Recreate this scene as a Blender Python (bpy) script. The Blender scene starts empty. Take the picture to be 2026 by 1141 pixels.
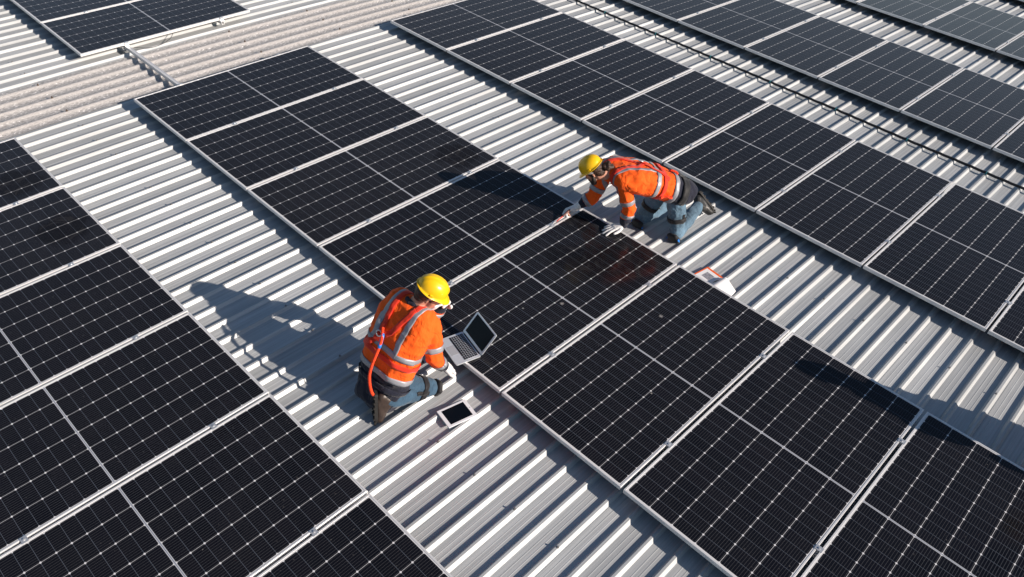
import bpy, bmesh, math, random
from math import radians, sin, cos, pi
from mathutils import Vector, Matrix, noise
from mathutils.bvhtree import BVHTree

random.seed(7)
scene = bpy.context.scene
COL = scene.collection

# ------------------------------------------------------------------ camera
CAM = Vector((8.37389, -2.96478, 4.43941))
RIGHT = Vector((0.71197063, 0.69885978, 0.06850420))
DOWN = Vector((0.49710200, -0.43270474, -0.75210120))
FWD = Vector((-0.49597119, 0.56952754, -0.65547766))
cd = bpy.data.cameras.new('camera'); cam = bpy.data.objects.new('camera', cd); COL.objects.link(cam)
up_ = -DOWN
cam.matrix_world = Matrix(((RIGHT.x, up_.x, -FWD.x, CAM.x), (RIGHT.y, up_.y, -FWD.y, CAM.y), (RIGHT.z, up_.z, -FWD.z, CAM.z), (0, 0, 0, 1)))
cd.sensor_width = 36.0; cd.lens = 36 * 1566.53 / 2026; cd.clip_start = 0.05; cd.clip_end = 6000
scene.camera = cam

# ------------------------------------------------------------------ sky, sun, exposure
SUN = Vector((2.05, 0.70, 1.0)).normalized()          # towards the sun
elev = math.asin(SUN.z)
w = bpy.data.worlds.new('World'); scene.world = w; w.use_nodes = True
nt = w.node_tree; bg = nt.nodes['Background']
sky = nt.nodes.new('ShaderNodeTexSky'); sky.sky_type = 'NISHITA'; sky.sun_disc = False
sky.sun_elevation = elev; sky.sun_rotation = math.atan2(SUN.x, SUN.y)
sky.dust_density = 0.3; sky.ozone_density = 1.4; sky.altitude = 50
nt.links.new(sky.outputs[0], bg.inputs[0]); bg.inputs[1].default_value = 0.066
sl = bpy.data.lights.new('sun', 'SUN'); so = bpy.data.objects.new('sun', sl); COL.objects.link(so)
sl.energy = 5.0; sl.angle = radians(0.5); sl.color = (1.0, 0.875, 0.765)
so.rotation_euler = (-SUN).to_track_quat('-Z', 'Y').to_euler()
so.location = (20, 8, 12)
vs = scene.view_settings; vs.view_transform = 'Standard'; vs.look = 'None'; vs.gamma = 1.0; vs.exposure = 0.42

# ------------------------------------------------------------------ helpers
KC, V0, PAN = 0.00301512, 1.30844, -0.135
def zs(v): return -KC * (v - V0) ** 2                  # level of the panel tops over the gently arched roof
def zr(v): return zs(v) + PAN                          # level of the flat roof pans
def P(u, v, h): return Vector((u, v, zr(v) + h))       # h metres above the roof pan

def project(p):
    q = p - CAM; d = q.dot(FWD)
    if d < 0.1: return None
    return (1013 + 1566.53 * q.dot(RIGHT) / d, 570.5 + 1566.53 * q.dot(DOWN) / d)
def inframe(p, m=0):
    r = project(p)
    return r is not None and -m < r[0] < 2026 + m and -m < r[1] < 1141 + m

def tag(o, label, cat, group=None):
    o['label'] = label; o['category'] = cat
    if group: o['group'] = group
    return o
def thing(name, loc, label, cat, group=None):
    o = bpy.data.objects.new(name, None); COL.objects.link(o); o.location = loc; o.empty_display_size = 0.2
    return tag(o, label, cat, group)
def link_mesh(name, me, mat=None, parent=None):
    o = bpy.data.objects.new(name, me); COL.objects.link(o)
    if mat is not None:
        for m in (mat if isinstance(mat, (list, tuple)) else [mat]): me.materials.append(m)
    if parent is not None: o.parent = parent
    return o
def bm_obj(name, bm, mat, parent=None, smooth=False):
    bmesh.ops.recalc_face_normals(bm, faces=bm.faces[:])
    me = bpy.data.meshes.new(name); bm.to_mesh(me); bm.free()
    if smooth:
        for p in me.polygons: p.use_smooth = True
    return link_mesh(name, me, mat, parent)
def pydata_obj(name, verts, faces, mat, parent=None, smooth=False):
    me = bpy.data.meshes.new(name); me.from_pydata([tuple(v) for v in verts], [], faces); me.update()
    if smooth:
        for p in me.polygons: p.use_smooth = True
    return link_mesh(name, me, mat, parent)
def add_box(bm, c, s, rot=None, bevel=0.0):
    m = Matrix.Translation(Vector(c)) @ ((rot.to_4x4()) if rot is not None else Matrix.Identity(4)) @ Matrix.Diagonal((s[0], s[1], s[2], 1))
    r = bmesh.ops.create_cube(bm, size=1.0, matrix=m)
    if bevel > 0:
        es = {e for v in r['verts'] for e in v.link_edges}
        bmesh.ops.bevel(bm, geom=list(es), offset=bevel, segments=2, affect='EDGES', profile=0.6)
def add_tube(bm, pts, r, seg=10, caps=True):
    pts = [Vector(p) for p in pts]; rings = []
    n = len(pts); prev = None
    for i, p in enumerate(pts):
        t = (pts[min(i + 1, n - 1)] - pts[max(i - 1, 0)]).normalized()
        if prev is None:
            a = Vector((0, 0, 1)) if abs(t.z) < 0.9 else Vector((1, 0, 0))
            e1 = t.cross(a).normalized()
        else:
            e1 = (prev - t * prev.dot(t)).normalized()
        prev = e1; e2 = t.cross(e1)
        rr = r[i] if isinstance(r, (list, tuple)) else r
        rings.append([bm.verts.new(p + (e1 * cos(2 * pi * k / seg) + e2 * sin(2 * pi * k / seg)) * rr) for k in range(seg)])
    for a, b in zip(rings, rings[1:]):
        for k in range(seg): bm.faces.new((a[k], a[(k + 1) % seg], b[(k + 1) % seg], b[k]))
    if caps:
        bm.faces.new(rings[0][::-1]); bm.faces.new(rings[-1])
def spline(pts, n=8):
    pts = [Vector(p) for p in pts]; out = []
    for i in range(len(pts) - 1):
        p0 = pts[max(i - 1, 0)]; p1 = pts[i]; p2 = pts[i + 1]; p3 = pts[min(i + 2, len(pts) - 1)]
        for k in range(n):
            t = k / n
            out.append(0.5 * ((2 * p1) + (p2 - p0) * t + (2 * p0 - 5 * p1 + 4 * p2 - p3) * t * t + (3 * p1 - p0 - 3 * p2 + p3) * t ** 3))
    out.append(pts[-1]); return out
def copy_tree(o, parent=None):
    c = o.copy(); COL.objects.link(c)
    if parent is not None: c.parent = parent
    for ch in list(o.children): copy_tree(ch, c)
    return c

# ------------------------------------------------------------------ node helpers
class NG:
    def __init__(s, name):
        s.m = bpy.data.materials.new(name); s.m.use_nodes = True; s.t = s.m.node_tree
        s.b = s.t.nodes['Principled BSDF']
    def n(s, kind, **kw):
        x = s.t.nodes.new(kind)
        for k, v in kw.items(): setattr(x, k, v)
        return x
    def put(s, sock, v):
        if hasattr(v, 'is_linked') or isinstance(v, bpy.types.NodeSocket): s.t.links.new(v, sock)
        else: sock.default_value = v
    def math(s, op, a, b=None, c=None, clamp=False):
        x = s.n('ShaderNodeMath', operation=op, use_clamp=clamp)
        s.put(x.inputs[0], a)
        if b is not None: s.put(x.inputs[1], b)
        if c is not None: s.put(x.inputs[2], c)
        return x.outputs[0]
    def mix(s, f, a, b):
        x = s.n('ShaderNodeMix', data_type='RGBA')
        s.put(x.inputs[0], f); s.put(x.inputs[6], a); s.put(x.inputs[7], b)
        return x.outputs[2]
    def lt(s, a, b, soft=None): return s.math('LESS_THAN', a, b)
    def ramp(s, f, lo, hi):
        x = s.n('ShaderNodeMapRange', clamp=True); s.put(x.inputs[0], f)
        x.inputs[1].default_value = lo; x.inputs[2].default_value = hi
        return x.outputs[0]
    def noise(s, vec, scale, detail=4, rough=0.55, dim='3D'):
        x = s.n('ShaderNodeTexNoise', noise_dimensions=dim)
        if vec is not None: s.put(x.inputs['Vector'], vec)
        x.inputs['Scale'].default_value = scale; x.inputs['Detail'].default_value = detail; x.inputs['Roughness'].default_value = rough
        return x.outputs['Fac']
    def coords(s, kind='Object'): return s.n('ShaderNodeTexCoord').outputs[kind]
    def vscale(s, vec, sc):
        x = s.n('ShaderNodeMapping'); s.put(x.inputs[0], vec); x.inputs['Scale'].default_value = sc
        return x.outputs[0]
    def bump(s, h, strength, dist):
        x = s.n('ShaderNodeBump'); s.put(x.inputs['Height'], h); x.inputs['Strength'].default_value = strength; x.inputs['Distance'].default_value = dist
        s.t.links.new(x.outputs[0], s.b.inputs['Normal'])
    def set(s, **kw):
        for k, v in kw.items(): s.put(s.b.inputs[k.replace('_', ' ')], v)
        return s.m
def rgba(c): return (c[0], c[1], c[2], 1.0)

def simple(name, col, rough=0.5, metal=0.0, var=0.0, scale=40, bump=0.0, bscale=200, bdist=0.002, spec=0.5):
    g = NG(name); co = g.coords()
    if var > 0:
        f = g.noise(co, scale, 5)
        c = g.mix(f, rgba([x * (1 - var) for x in col]), rgba([min(1, x * (1 + var)) for x in col]))
    else: c = rgba(col)
    g.set(Base_Color=c, Roughness=rough, Metallic=metal, Specular_IOR_Level=spec)
    if bump > 0: g.bump(g.noise(co, bscale, 3), bump, bdist)
    return g.m

# roof sheet: pale coil-coated steel, each pan a slightly different tone, streaked along the ribs
def mat_roof():
    g = NG('roof_sheet'); co = g.coords()
    sp = g.n('ShaderNodeSeparateXYZ'); g.put(sp.inputs[0], co)
    pan = g.math('FLOOR', g.math('DIVIDE', g.math('SUBTRACT', sp.outputs[0], 0.789), 0.1905))
    wn = g.n('ShaderNodeTexWhiteNoise', noise_dimensions='1D'); g.put(wn.inputs['W'], pan)
    streak = g.noise(g.vscale(co, (60, 0.5, 1)), 1.0, 5, 0.65)
    streak2 = g.noise(g.vscale(co, (190, 1.1, 1)), 1.0, 3, 0.6)
    blot = g.noise(g.vscale(co, (1.0, 1.0, 1)), 2.3, 5, 0.6)
    t = g.math('ADD', g.math('MULTIPLY', wn.outputs[0], 0.22), g.math('MULTIPLY', streak, 0.75))
    t = g.math('ADD', t, g.math('MULTIPLY', streak2, 0.42))
    t = g.math('ADD', t, g.math('MULTIPLY', blot, 0.3))
    c = g.mix(g.ramp(t, 0.52, 1.06), (0.285, 0.300, 0.306, 1), (0.535, 0.556, 0.562, 1))
    # scuffs, drip marks and bird droppings
    sc = g.ramp(g.noise(g.vscale(co, (9, 2.2, 1)), 1.6, 8, 0.75), 0.66, 0.78)
    c = g.mix(g.math('MULTIPLY', sc, 0.35), c, (0.30, 0.29, 0.28, 1))
    vo = g.n('ShaderNodeTexVoronoi'); g.put(vo.inputs['Vector'], co); vo.inputs['Scale'].default_value = 5.0
    spot = g.lt(vo.outputs['Distance'], 0.013)
    c = g.mix(g.math('MULTIPLY', spot, 0.7), c, (0.20, 0.18, 0.16, 1))
    g.set(Base_Color=c, Roughness=g.math('ADD', 0.38, g.math('MULTIPLY', streak, 0.2)), Metallic=0.12, Specular_IOR_Level=0.5)
    g.bump(g.noise(g.vscale(co, (30, 0.8, 1)), 1.0, 3), 0.15, 0.004)
    return g.m

def mat_fibreglass():
    g = NG('fibreglass_sheet'); co = g.coords()
    n1 = g.noise(g.vscale(co, (75, 24, 1)), 1.0, 6, 0.74)
    n2 = g.noise(co, 3.0, 4)
    sp = g.n('ShaderNodeSeparateXYZ'); g.put(sp.inputs[0], g.coords('Object'))
    rid = g.ramp(g.math('ADD', g.math('COSINE', g.math('MULTIPLY', g.math('SUBTRACT', sp.outputs[0], 0.795), 2 * pi / 0.1905)), g.math('MULTIPLY', g.math('SUBTRACT', n1, 0.5), 1.2)), 0.15, 0.85)
    c = g.mix(g.ramp(n1, 0.40, 0.64), (0.24, 0.235, 0.23, 1), (0.56, 0.555, 0.55, 1))
    c = g.mix(g.math('MULTIPLY', rid, 0.7), c, (0.56, 0.535, 0.51, 1))
    c = g.mix(g.math('MULTIPLY', g.ramp(n2, 0.4, 0.7), 0.25), c, (0.38, 0.36, 0.34, 1))
    sparkle = g.ramp(g.noise(g.vscale(co, (60, 26, 1)), 1.0, 2, 0.6), 0.62, 0.68)  # sparkle of the glossy troughs, painted as white specks in the base colour
    c = g.mix(g.math('MULTIPLY', sparkle, g.math('SUBTRACT', 1.0, rid)), c, (0.9, 0.88, 0.86, 1))
    g.set(Base_Color=c, Roughness=0.33, Specular_IOR_Level=0.5)
    g.bump(n1, 0.8, 0.008)
    return g.m

# solar glass: dark half-cut cells, white gaps, silver ribbons; a film of dust, wiped clean in places
def mat_cells(name, smears=(), spots=(), dusty=1.0):
    g = NG(name); co = g.coords(); info = g.n('ShaderNodeObjectInfo')
    sp = g.n('ShaderNodeSeparateXYZ'); g.put(sp.inputs[0], co); x, y = sp.outputs[0], sp.outputs[1]
    XC, CP, RP, MID = 0.546, 0.182, 0.09255, 0.0072
    xs_ = g.math('ADD', x, XC)
    cx = g.math('DIVIDE', xs_, CP)
    dx = g.math('MULTIPLY', g.math('SUBTRACT', 0.5, g.math('ABSOLUTE', g.math('SUBTRACT', g.math('FRACT', cx), 0.5))), CP)
    ya = g.math('SUBTRACT', g.math('ABSOLUTE', y), MID)
    cy = g.math('DIVIDE', ya, RP)
    dy = g.math('MULTIPLY', g.math('SUBTRACT', 0.5, g.math('ABSOLUTE', g.math('SUBTRACT', g.math('FRACT', cy), 0.5))), RP)
    colgap = g.lt(dx, 0.0016)
    rowgap = g.lt(dy, 0.0012)
    dia = g.lt(g.math('ADD', dx, dy), 0.0088)
    mid = g.lt(ya, 0.0)
    midrib = g.lt(g.math('ABSOLUTE', y), 0.0026)
    border = g.math('MAXIMUM', g.math('GREATER_THAN', g.math('ABSOLUTE', x), XC), g.math('GREATER_THAN', ya, RP * 12))
    bx = g.math('DIVIDE', xs_, CP / 10)
    bus = g.lt(g.math('ABSOLUTE', g.math('SUBTRACT', g.math('FRACT', bx), 0.5)), 0.055)
    # per-cell tone
    cid = g.n('ShaderNodeCombineXYZ'); g.put(cid.inputs[0], g.math('FLOOR', cx)); g.put(cid.inputs[1], g.math('FLOOR', g.math('DIVIDE', y, RP))); g.put(cid.inputs[2], info.outputs['Random'])
    wn = g.n('ShaderNodeTexWhiteNoise', noise_dimensions='3D'); g.put(wn.inputs['Vector'], cid.outputs[0])
    cell = g.mix(wn.outputs[0], (0.0016, 0.0022, 0.0052, 1), (0.0032, 0.0034, 0.0070, 1))
    c = g.mix(g.math('MULTIPLY', bus, 0.38), cell, (0.150, 0.150, 0.155, 1))
    c = g.mix(g.math('MULTIPLY', rowgap, 0.5), c, (0.17, 0.20, 0.25, 1))
    white = g.math('MAXIMUM', g.math('MULTIPLY', colgap, 0.66), g.math('MULTIPLY', dia, 1.0))
    c = g.mix(white, c, (0.72, 0.72, 0.73, 1))
    c = g.mix(mid, c, (0.50, 0.51, 0.53, 1))
    c = g.mix(g.math('MULTIPLY', midrib, 0.8), c, (0.10, 0.14, 0.22, 1))
    c = g.mix(border, c, (0.66, 0.66, 0.66, 1))
    # dust
    off = g.n('ShaderNodeVectorMath', operation='ADD'); g.put(off.inputs[0], co)
    comb = g.n('ShaderNodeCombineXYZ'); r30 = g.math('MULTIPLY', info.outputs['Random'], 30.0); g.put(comb.inputs[0], r30); g.put(comb.inputs[1], r30)
    g.put(off.inputs[1], comb.outputs[0]); vec = off.outputs[0]
    d1 = g.noise(vec, 2.4, 6, 0.62); d2 = g.noise(vec, 70, 4, 0.7)
    dust = g.math('MULTIPLY', g.ramp(d1, 0.25, 0.8), g.ramp(d2, 0.2, 0.85))
    dust = g.math('MULTIPLY', g.math('MULTIPLY_ADD', dust, 0.026, 0.0025), g.math('MULTIPLY_ADD', info.outputs['Random'], 0.7 * dusty, 0.35 * dusty))
    vo = g.n('ShaderNodeTexVoronoi'); wsp = g.n('ShaderNodeVectorMath', operation='SCALE'); nzc = g.n('ShaderNodeTexNoise'); g.put(nzc.inputs['Vector'], vec); nzc.inputs['Scale'].default_value = 110
    g.put(wsp.inputs[0], nzc.outputs['Color']); wsp.inputs['Scale'].default_value = 0.016
    wad = g.n('ShaderNodeVectorMath', operation='ADD'); g.put(wad.inputs[0], vec); g.put(wad.inputs[1], wsp.outputs[0])
    g.put(vo.inputs['Vector'], wad.outputs[0]); vo.inputs['Scale'].default_value = 26
    wn2 = g.n('ShaderNodeSeparateColor'); g.put(wn2.inputs[0], vo.outputs['Color'])
    speck = g.math('MULTIPLY', g.lt(vo.outputs['Distance'], g.math('MULTIPLY', wn2.outputs[0], 0.17)), g.math('GREATER_THAN', wn2.outputs[1], 0.45))
    dust = g.math('MAXIMUM', dust, g.math('MULTIPLY', speck, g.math('MULTIPLY', wn2.outputs[2], 0.40)))
    rough = 0.16; spec = 0.28
    if smears:
        tot = None
        for (sx, sy, rx, ry, ang) in smears:
            ca, sa = cos(ang), sin(ang)
            ux = g.math('SUBTRACT', x, sx); uy = g.math('SUBTRACT', y, sy)
            a = g.math('DIVIDE', g.math('ADD', g.math('MULTIPLY', ux, ca), g.math('MULTIPLY', uy, sa)), rx)
            b = g.math('DIVIDE', g.math('SUBTRACT', g.math('MULTIPLY', uy, ca), g.math('MULTIPLY', ux, sa)), ry)
            rr = g.math('SQRT', g.math('ADD', g.math('MULTIPLY', a, a), g.math('MULTIPLY', b, b)))
            rr = g.math('ADD', rr, g.math('MULTIPLY', g.math('SUBTRACT', g.noise(vec, 7, 5, 0.6), 0.5), 1.3))
            mk = g.math('SUBTRACT', 1.0, g.ramp(rr, 0.75, 1.0))
            tot = mk if tot is None else g.math('MAXIMUM', tot, mk)
        wn3 = g.n('ShaderNodeTexNoise'); g.put(wn3.inputs['Vector'], co); wn3.inputs['Scale'].default_value = 2.2; wn3.inputs['Detail'].default_value = 2
        wsc = g.n('ShaderNodeVectorMath', operation='SCALE'); g.put(wsc.inputs[0], wn3.outputs['Color']); wsc.inputs['Scale'].default_value = 0.9
        wa2 = g.n('ShaderNodeVectorMath', operation='ADD'); g.put(wa2.inputs[0], co); g.put(wa2.inputs[1], wsc.outputs[0])
        swirl = g.math('MULTIPLY', g.noise(g.vscale(wa2.outputs[0], (16, 5, 1)), 1.0, 4, 0.6), tot)
        dust = g.math('MULTIPLY', dust, g.math('SUBTRACT', 1.0, g.math('MULTIPLY', tot, 0.85)))
        dust = g.math('ADD', dust, g.math('MULTIPLY', g.math('MULTIPLY', g.ramp(swirl, 0.52, 0.62), tot), 0.024))
        c = g.mix(g.math('MULTIPLY', tot, 0.25), c, (0.006, 0.006, 0.007, 1))
        rough = g.math('MULTIPLY_ADD', tot, -0.05, 0.16); spec = g.math('MULTIPLY_ADD', tot, -0.17, 0.28)
    for (sx, sy, r_) in spots:
        ux = g.math('SUBTRACT', x, sx); uy = g.math('SUBTRACT', y, sy)
        rr = g.math('SQRT', g.math('ADD', g.math('MULTIPLY', ux, ux), g.math('MULTIPLY', uy, uy)))
        rr = g.math('ADD', g.math('DIVIDE', rr, r_), g.math('MULTIPLY', g.math('SUBTRACT', g.noise(vec, 60, 4, 0.6), 0.5), 1.6))
        dust = g.math('MAXIMUM', dust, g.math('MULTIPLY', g.math('SUBTRACT', 1.0, g.ramp(rr, 0.4, 1.0)), 0.55))
    c = g.mix(dust, c, (0.44, 0.41, 0.38, 1))
    g.set(Base_Color=c, Roughness=rough, Specular_IOR_Level=spec, IOR=1.45, Sheen_Weight=0.20, Sheen_Roughness=0.27, Sheen_Tint=(0.95, 0.87, 0.82, 1))
    return g.m

M = {}
M['roof'] = mat_roof(); M['fibre'] = mat_fibreglass()
M['cells'] = mat_cells('solar_cells')
M['cells_smear'] = mat_cells('solar_cells_wiped', [(0.20, 0.70, 0.40, 0.33, 0.5), (-0.12, 0.50, 0.30, 0.20, 0.9), (-0.40, 0.98, 0.25, 0.2, 0.2)], [(0.23, -0.06, 0.020), (0.05, -0.35, 0.010)], 2.0)
M['cells_spots'] = mat_cells('solar_cells_droppings', (), [(-0.266, 0.454, 0.019), (0.2, -0.3, 0.010)], 1.2)
M['cells_smear2'] = mat_cells('solar_cells_spotted', [(0.05, 0.86, 0.27, 0.22, 0.0)], (), 2.0)
M['cells_smear3'] = mat_cells('solar_cells_corner', [(0.25, 0.85, 0.26, 0.24, 0.6)], (), 1.6)
M['alu'] = simple('anodised_aluminium', (0.74, 0.74, 0.74), 0.38, 0.25, var=0.06, scale=12, bump=0.05, bscale=60)
M['galv'] = simple('galvanised_steel', (0.62, 0.64, 0.66), 0.35, 0.6, var=0.12, scale=30)
M['steel'] = simple('dull_steel', (0.32, 0.31, 0.30), 0.4, 0.7, var=0.2, scale=80)
M['black_rubber'] = simple('black_cable_sheath', (0.012, 0.012, 0.014), 0.5, var=0.3, scale=30)
M['teal'] = simple('teal_plastic', (0.01, 0.16, 0.19), 0.4, var=0.15)
M['ground'] = simple('dusty_yard', (0.20, 0.18, 0.15), 0.9, var=0.3, scale=0.2)
M['wall'] = simple('shed_wall', (0.5, 0.5, 0.48), 0.6, var=0.08, scale=0.6)

# ------------------------------------------------------------------ roof
RP_, R0 = 0.1905, 0.789
def build_roof():
    segs = [-9.0 + 0.5 * i for i in range(57)]          # v stations
    def sheet(name, prof, mat, dz=0.0):
        verts = []; faces = []; n = len(prof)
        for v in segs:
            for (u, h) in prof: verts.append((u, v, zr(v) + h + dz))
        for j in range(len(segs) - 1):
            for i in range(n - 1):
                a = j * n + i; faces.append((a, a + 1, a + n + 1, a + n))
        return pydata_obj(name, verts, faces, mat)
    def prof_metal(k0, k1):
        pr = []
        for k in range(k0, k1):
            c = R0 + k * RP_; jit = random.uniform(-0.0015, 0.0015)
            hh = 0.0252 + (0.0015 if k % 4 == 0 else 0.0) + random.uniform(-0.0008, 0.0008)
            c += jit
            pr += [(c - 0.0275, 0.0), (c - 0.0095, hh), (c + 0.0080, hh), (c + 0.0280, 0.0)]
            if k % 4 == 0: pr += [(c + 0.034, 0.0), (c + 0.0345, 0.0013)]
            for q in (0.072, 0.108):
                pr += [(c + q - 0.005, 0.0), (c + q - 0.001, 0.0011), (c + q + 0.001, 0.0011), (c + q + 0.005, 0.0)]
        return pr
    # metal roof on both sides of the fibreglass strip (it laps over the metal by a few centimetres)
    r1 = sheet('metal_roof', [(-0.245, 0.0)] + prof_metal(-5, 70), M['roof'])
    r1['kind'] = 'structure'
    p2 = prof_metal(-55, -10)
    r2 = sheet('metal_roof', p2 + [(-1.190, 0.0)], M['roof']); r2['kind'] = 'structure'
    pr = []
    u = -1.235
    while u <= -0.2301:
        h = 0.5 + 0.5 * cos(2 * pi * (u - R0) / RP_)
        pr.append((u, 0.004 + 0.030 * h ** 2.2)); u += RP_ / 14
    f = sheet('fibreglass_sheet', pr, M['fibre'])
    for p in f.data.polygons: p.use_smooth = True
    tag(f, 'weathered beige corrugated fibreglass strip running across the metal roof', 'roof sheet')
build_roof()
# ground far below and the walls of the shed that carries the roof
bm = bmesh.new(); add_box(bm, (0, 0, -0.5), (5000, 5000, 1)); g_ = bm_obj('ground', bm, M['ground']); g_.location = (0, 0, -8.5); g_['kind'] = 'structure'
bm = bmesh.new()
for c, s in (((2.4, -8.9, -4.7), (22.6, 0.2, 7.6)), ((2.4, 18.9, -5.2), (22.6, 0.2, 6.6)), ((-9.5, 5, -5.2), (0.2, 27.4, 6.6)), ((14.0, 5, -5.2), (0.2, 27.4, 6.6))): add_box(bm, c, s)
o = bm_obj('shed_wall', bm, M['wall']); tag(o, 'pale walls of the industrial shed under the ribbed metal roof', 'wall')

# ------------------------------------------------------------------ solar panels
PW, PL, PT, PITCH = 1.134, 2.278, 0.033, 1.1555
LIP = 0.012
def panel_meshes():
    # frame: a mitred ring profile; top lip, outer wall, inner step down to the glass
    hw, hl = PW / 2, PL / 2
    prof = [(0.0012, 0.0), (LIP, 0.0), (LIP, -0.0022), (LIP + 0.004, -0.0060), (LIP + 0.004, -PT + 0.001), (0.028, -PT + 0.001), (0.028, -PT), (0.0, -PT), (0.0, -0.0012)]
    verts = []; faces = []
    for (d, z) in prof:
        for sx, sy in ((-1, -1), (1, -1), (1, 1), (-1, 1)): verts.append((sx * (hw - d), sy * (hl - d), z))
    n = len(prof)
    for i in range(n):
        j = (i + 1) % n
        for k in range(4):
            faces.append((i * 4 + k, i * 4 + (k + 1) % 4, j * 4 + (k + 1) % 4, j * 4 + k))
    me = bpy.data.meshes.new('frame'); me.from_pydata(verts, [], faces); me.update()
    b = bmesh.new(); b.from_mesh(me); bmesh.ops.recalc_face_normals(b, faces=b.faces[:]); b.to_mesh(me); b.free()
    me.materials.append(M['alu'])
    bm = bmesh.new(); add_box(bm, (0, 0, -0.0048), (PW - 2 * LIP + 0.004, PL - 2 * LIP + 0.004, 0.0048))
    gm = bpy.data.meshes.new('glass'); bm.to_mesh(gm); bm.free(); gm.materials.append(M['cells'])
    # mid clamp sitting in the gap
    bm = bmesh.new()
    add_box(bm, (0, 0, 0.0022), (0.052, 0.040, 0.0034), bevel=0.001)
    add_box(bm, (0, 0, -0.014), (0.014, 0.040, 0.026))
    bmesh.ops.create_cone(bm, cap_ends=True, segments=6, radius1=0.0075, radius2=0.0072, depth=0.006, matrix=Matrix.Translation((0, 0, 0.0068)))
    bmesh.ops.create_cone(bm, cap_ends=True, segments=16, radius1=0.011, radius2=0.011, depth=0.0016, matrix=Matrix.Translation((0, 0, 0.0046)))
    cm = bpy.data.meshes.new('clamp'); bm.to_mesh(cm); bm.free(); cm.materials.append(M['galv'])
    return me, gm, cm
FM, GM_, CM = panel_meshes()
GV = {}
for key in ('cells_smear', 'cells_smear2', 'cells_smear3', 'cells_spots'):
    gm = GM_.copy(); gm.materials.clear(); gm.materials.append(M[key]); GV[key] = gm
RAILS = (0.56, 1.85)
DU = {('B', 0): .011, ('B', 1): -.001, ('B', 2): -.005, ('B', 3): .001, ('B', 4): -.004, ('B', 5): -.006, ('B', 6): -.004, ('B', 7): .003,
      ('C', 0): -.006, ('C', 1): -.012, ('C', 2): -.005, ('C', 4): .006, ('C', 5): .010, ('C', 6): .002, ('C', 7): .006,
      ('D', 4): -.005, ('E', 0): .003, ('E', 2): -.003, ('A', 0): .004, ('A', 1): -.005, ('A', 2): .003}
ROWS = {'A': (0.021, -3.525, 0, 9), 'B': (0.0, 0.0, 0, 10), 'C': (-0.006, 3.626, 0, 11), 'D': (2.310, 7.182, -2, 9), 'E': (3.502, 10.771, -3, 9), 'G': (3.50, 14.36, -3, 9), 'F': (-2.514, 0.025, -6, 1)}
RNAME = {'A': 'near left row', 'B': 'middle row', 'C': 'row behind ponytailed worker', 'D': 'row beyond black cable',
         'E': 'greyish far row', 'G': 'farthest top right row', 'F': 'short row beyond fibreglass strip'}
ORD = ['first', 'second', 'third', 'fourth', 'fifth', 'sixth', 'seventh', 'eighth', 'ninth', 'tenth', 'eleventh', 'twelfth']
SPECIAL = {('B', 4): 'solar panel with dark wipe marks under the gloved hand of the ponytailed worker',
           ('B', 3): 'solar panel in the middle row darkened by the shadow of the ponytailed worker',
           ('B', 5): 'solar panel in the middle row just below the wiped panel, next to the clipboard',
           ('B', 6): 'solar panel in the middle row with a hand-like shadow on its upper right edge',
           ('B', 0): 'solar panel at the upper left end of the middle row beside the fibreglass strip',
           ('A', 1): 'solar panel in the near left row with a dark smudge at its upper right',
           ('F', 0): 'solar panel at the bottom end of the short row beyond the beige fibreglass strip'}
SMEAR = {('B', 4): 'cells_smear', ('B', 5): 'cells_spots',  ('A', 1): 'cells_smear2', ('A', 0): 'cells_smear3', ('B', 2): 'cells_smear3', ('F', -9): 'cells_smear2'}
rngp = random.Random(11)
for rn, (ou, ov, k0, k1) in ROWS.items():
    z0, z1 = zs(ov), zs(ov + PL); tilt = math.atan2(z1 - z0, PL)
    for k in range(k0, k1):
        cu = ou + (k + 0.5) * PITCH + 0.5 * (DU.get((rn, k), 0) + DU.get((rn, k + 1), 0)) 
        cen = Vector((cu, ov + PL / 2, (z0 + z1) / 2))
        corners = [cen + Vector((sx * PW / 2, sy * PL / 2, 0)) for sx in (-1, -0.5, 0, 0.5, 1) for sy in (-1, -0.5, 0, 0.5, 1)]
        if not any(inframe(p, 230) for p in corners): continue
        vis = any(inframe(p, 0) for p in corners)
        idx = k - k0 if rn != 'F' else -k
        lab = SPECIAL.get((rn, k)) or 'black solar panel, %s from %s end of %s' % (ORD[idx], 'lower' if rn == 'F' else 'upper left', RNAME[rn])
        t = thing('solar_panel', cen, lab, 'solar panel', 'solar panels in rows on the roof')
        t.rotation_euler = (tilt + rngp.uniform(-.0006, .0006), rngp.uniform(-.0012, .0012), 0)
        link_mesh('frame', FM, None, t)
        link_mesh('glass', GV[SMEAR[(rn, k)]] if (rn, k) in SMEAR else GM_, None, t)
        last = (k == k1 - 1)
        for rv in RAILS:
            if rn == 'F' and last: continue
            c = link_mesh('clamp', CM, None, t); c.location = (PITCH / 2, rv - PL / 2 + rngp.uniform(-.02, .02), 0)
        if rn in 'ABC' and k == k0 or rn == 'F' and last:
            for rv in RAILS:
                bm = bmesh.new(); s = -1 if rn != 'F' else 1
                add_box(bm, (s * (PW / 2 + 0.002), rv - PL / 2, 0.003), (0.030, 0.045, 0.004), bevel=0.001)
                add_box(bm, (s * (PW / 2 + 0.014), rv - PL / 2, -0.018), (0.004, 0.045, 0.042), bevel=0.001)
                add_box(bm, (s * (PW / 2 + 0.026), rv - PL / 2, -0.036), (0.026, 0.045, 0.004), bevel=0.001)
                bmesh.ops.create_cone(bm, cap_ends=True, segments=6, radius1=0.009, radius2=0.009, depth=0.012, matrix=Matrix.Translation((s * (PW / 2 + 0.022), rv - PL / 2, -0.027)))
                bm_obj('end_clamp', bm, M['galv'], t)

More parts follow.
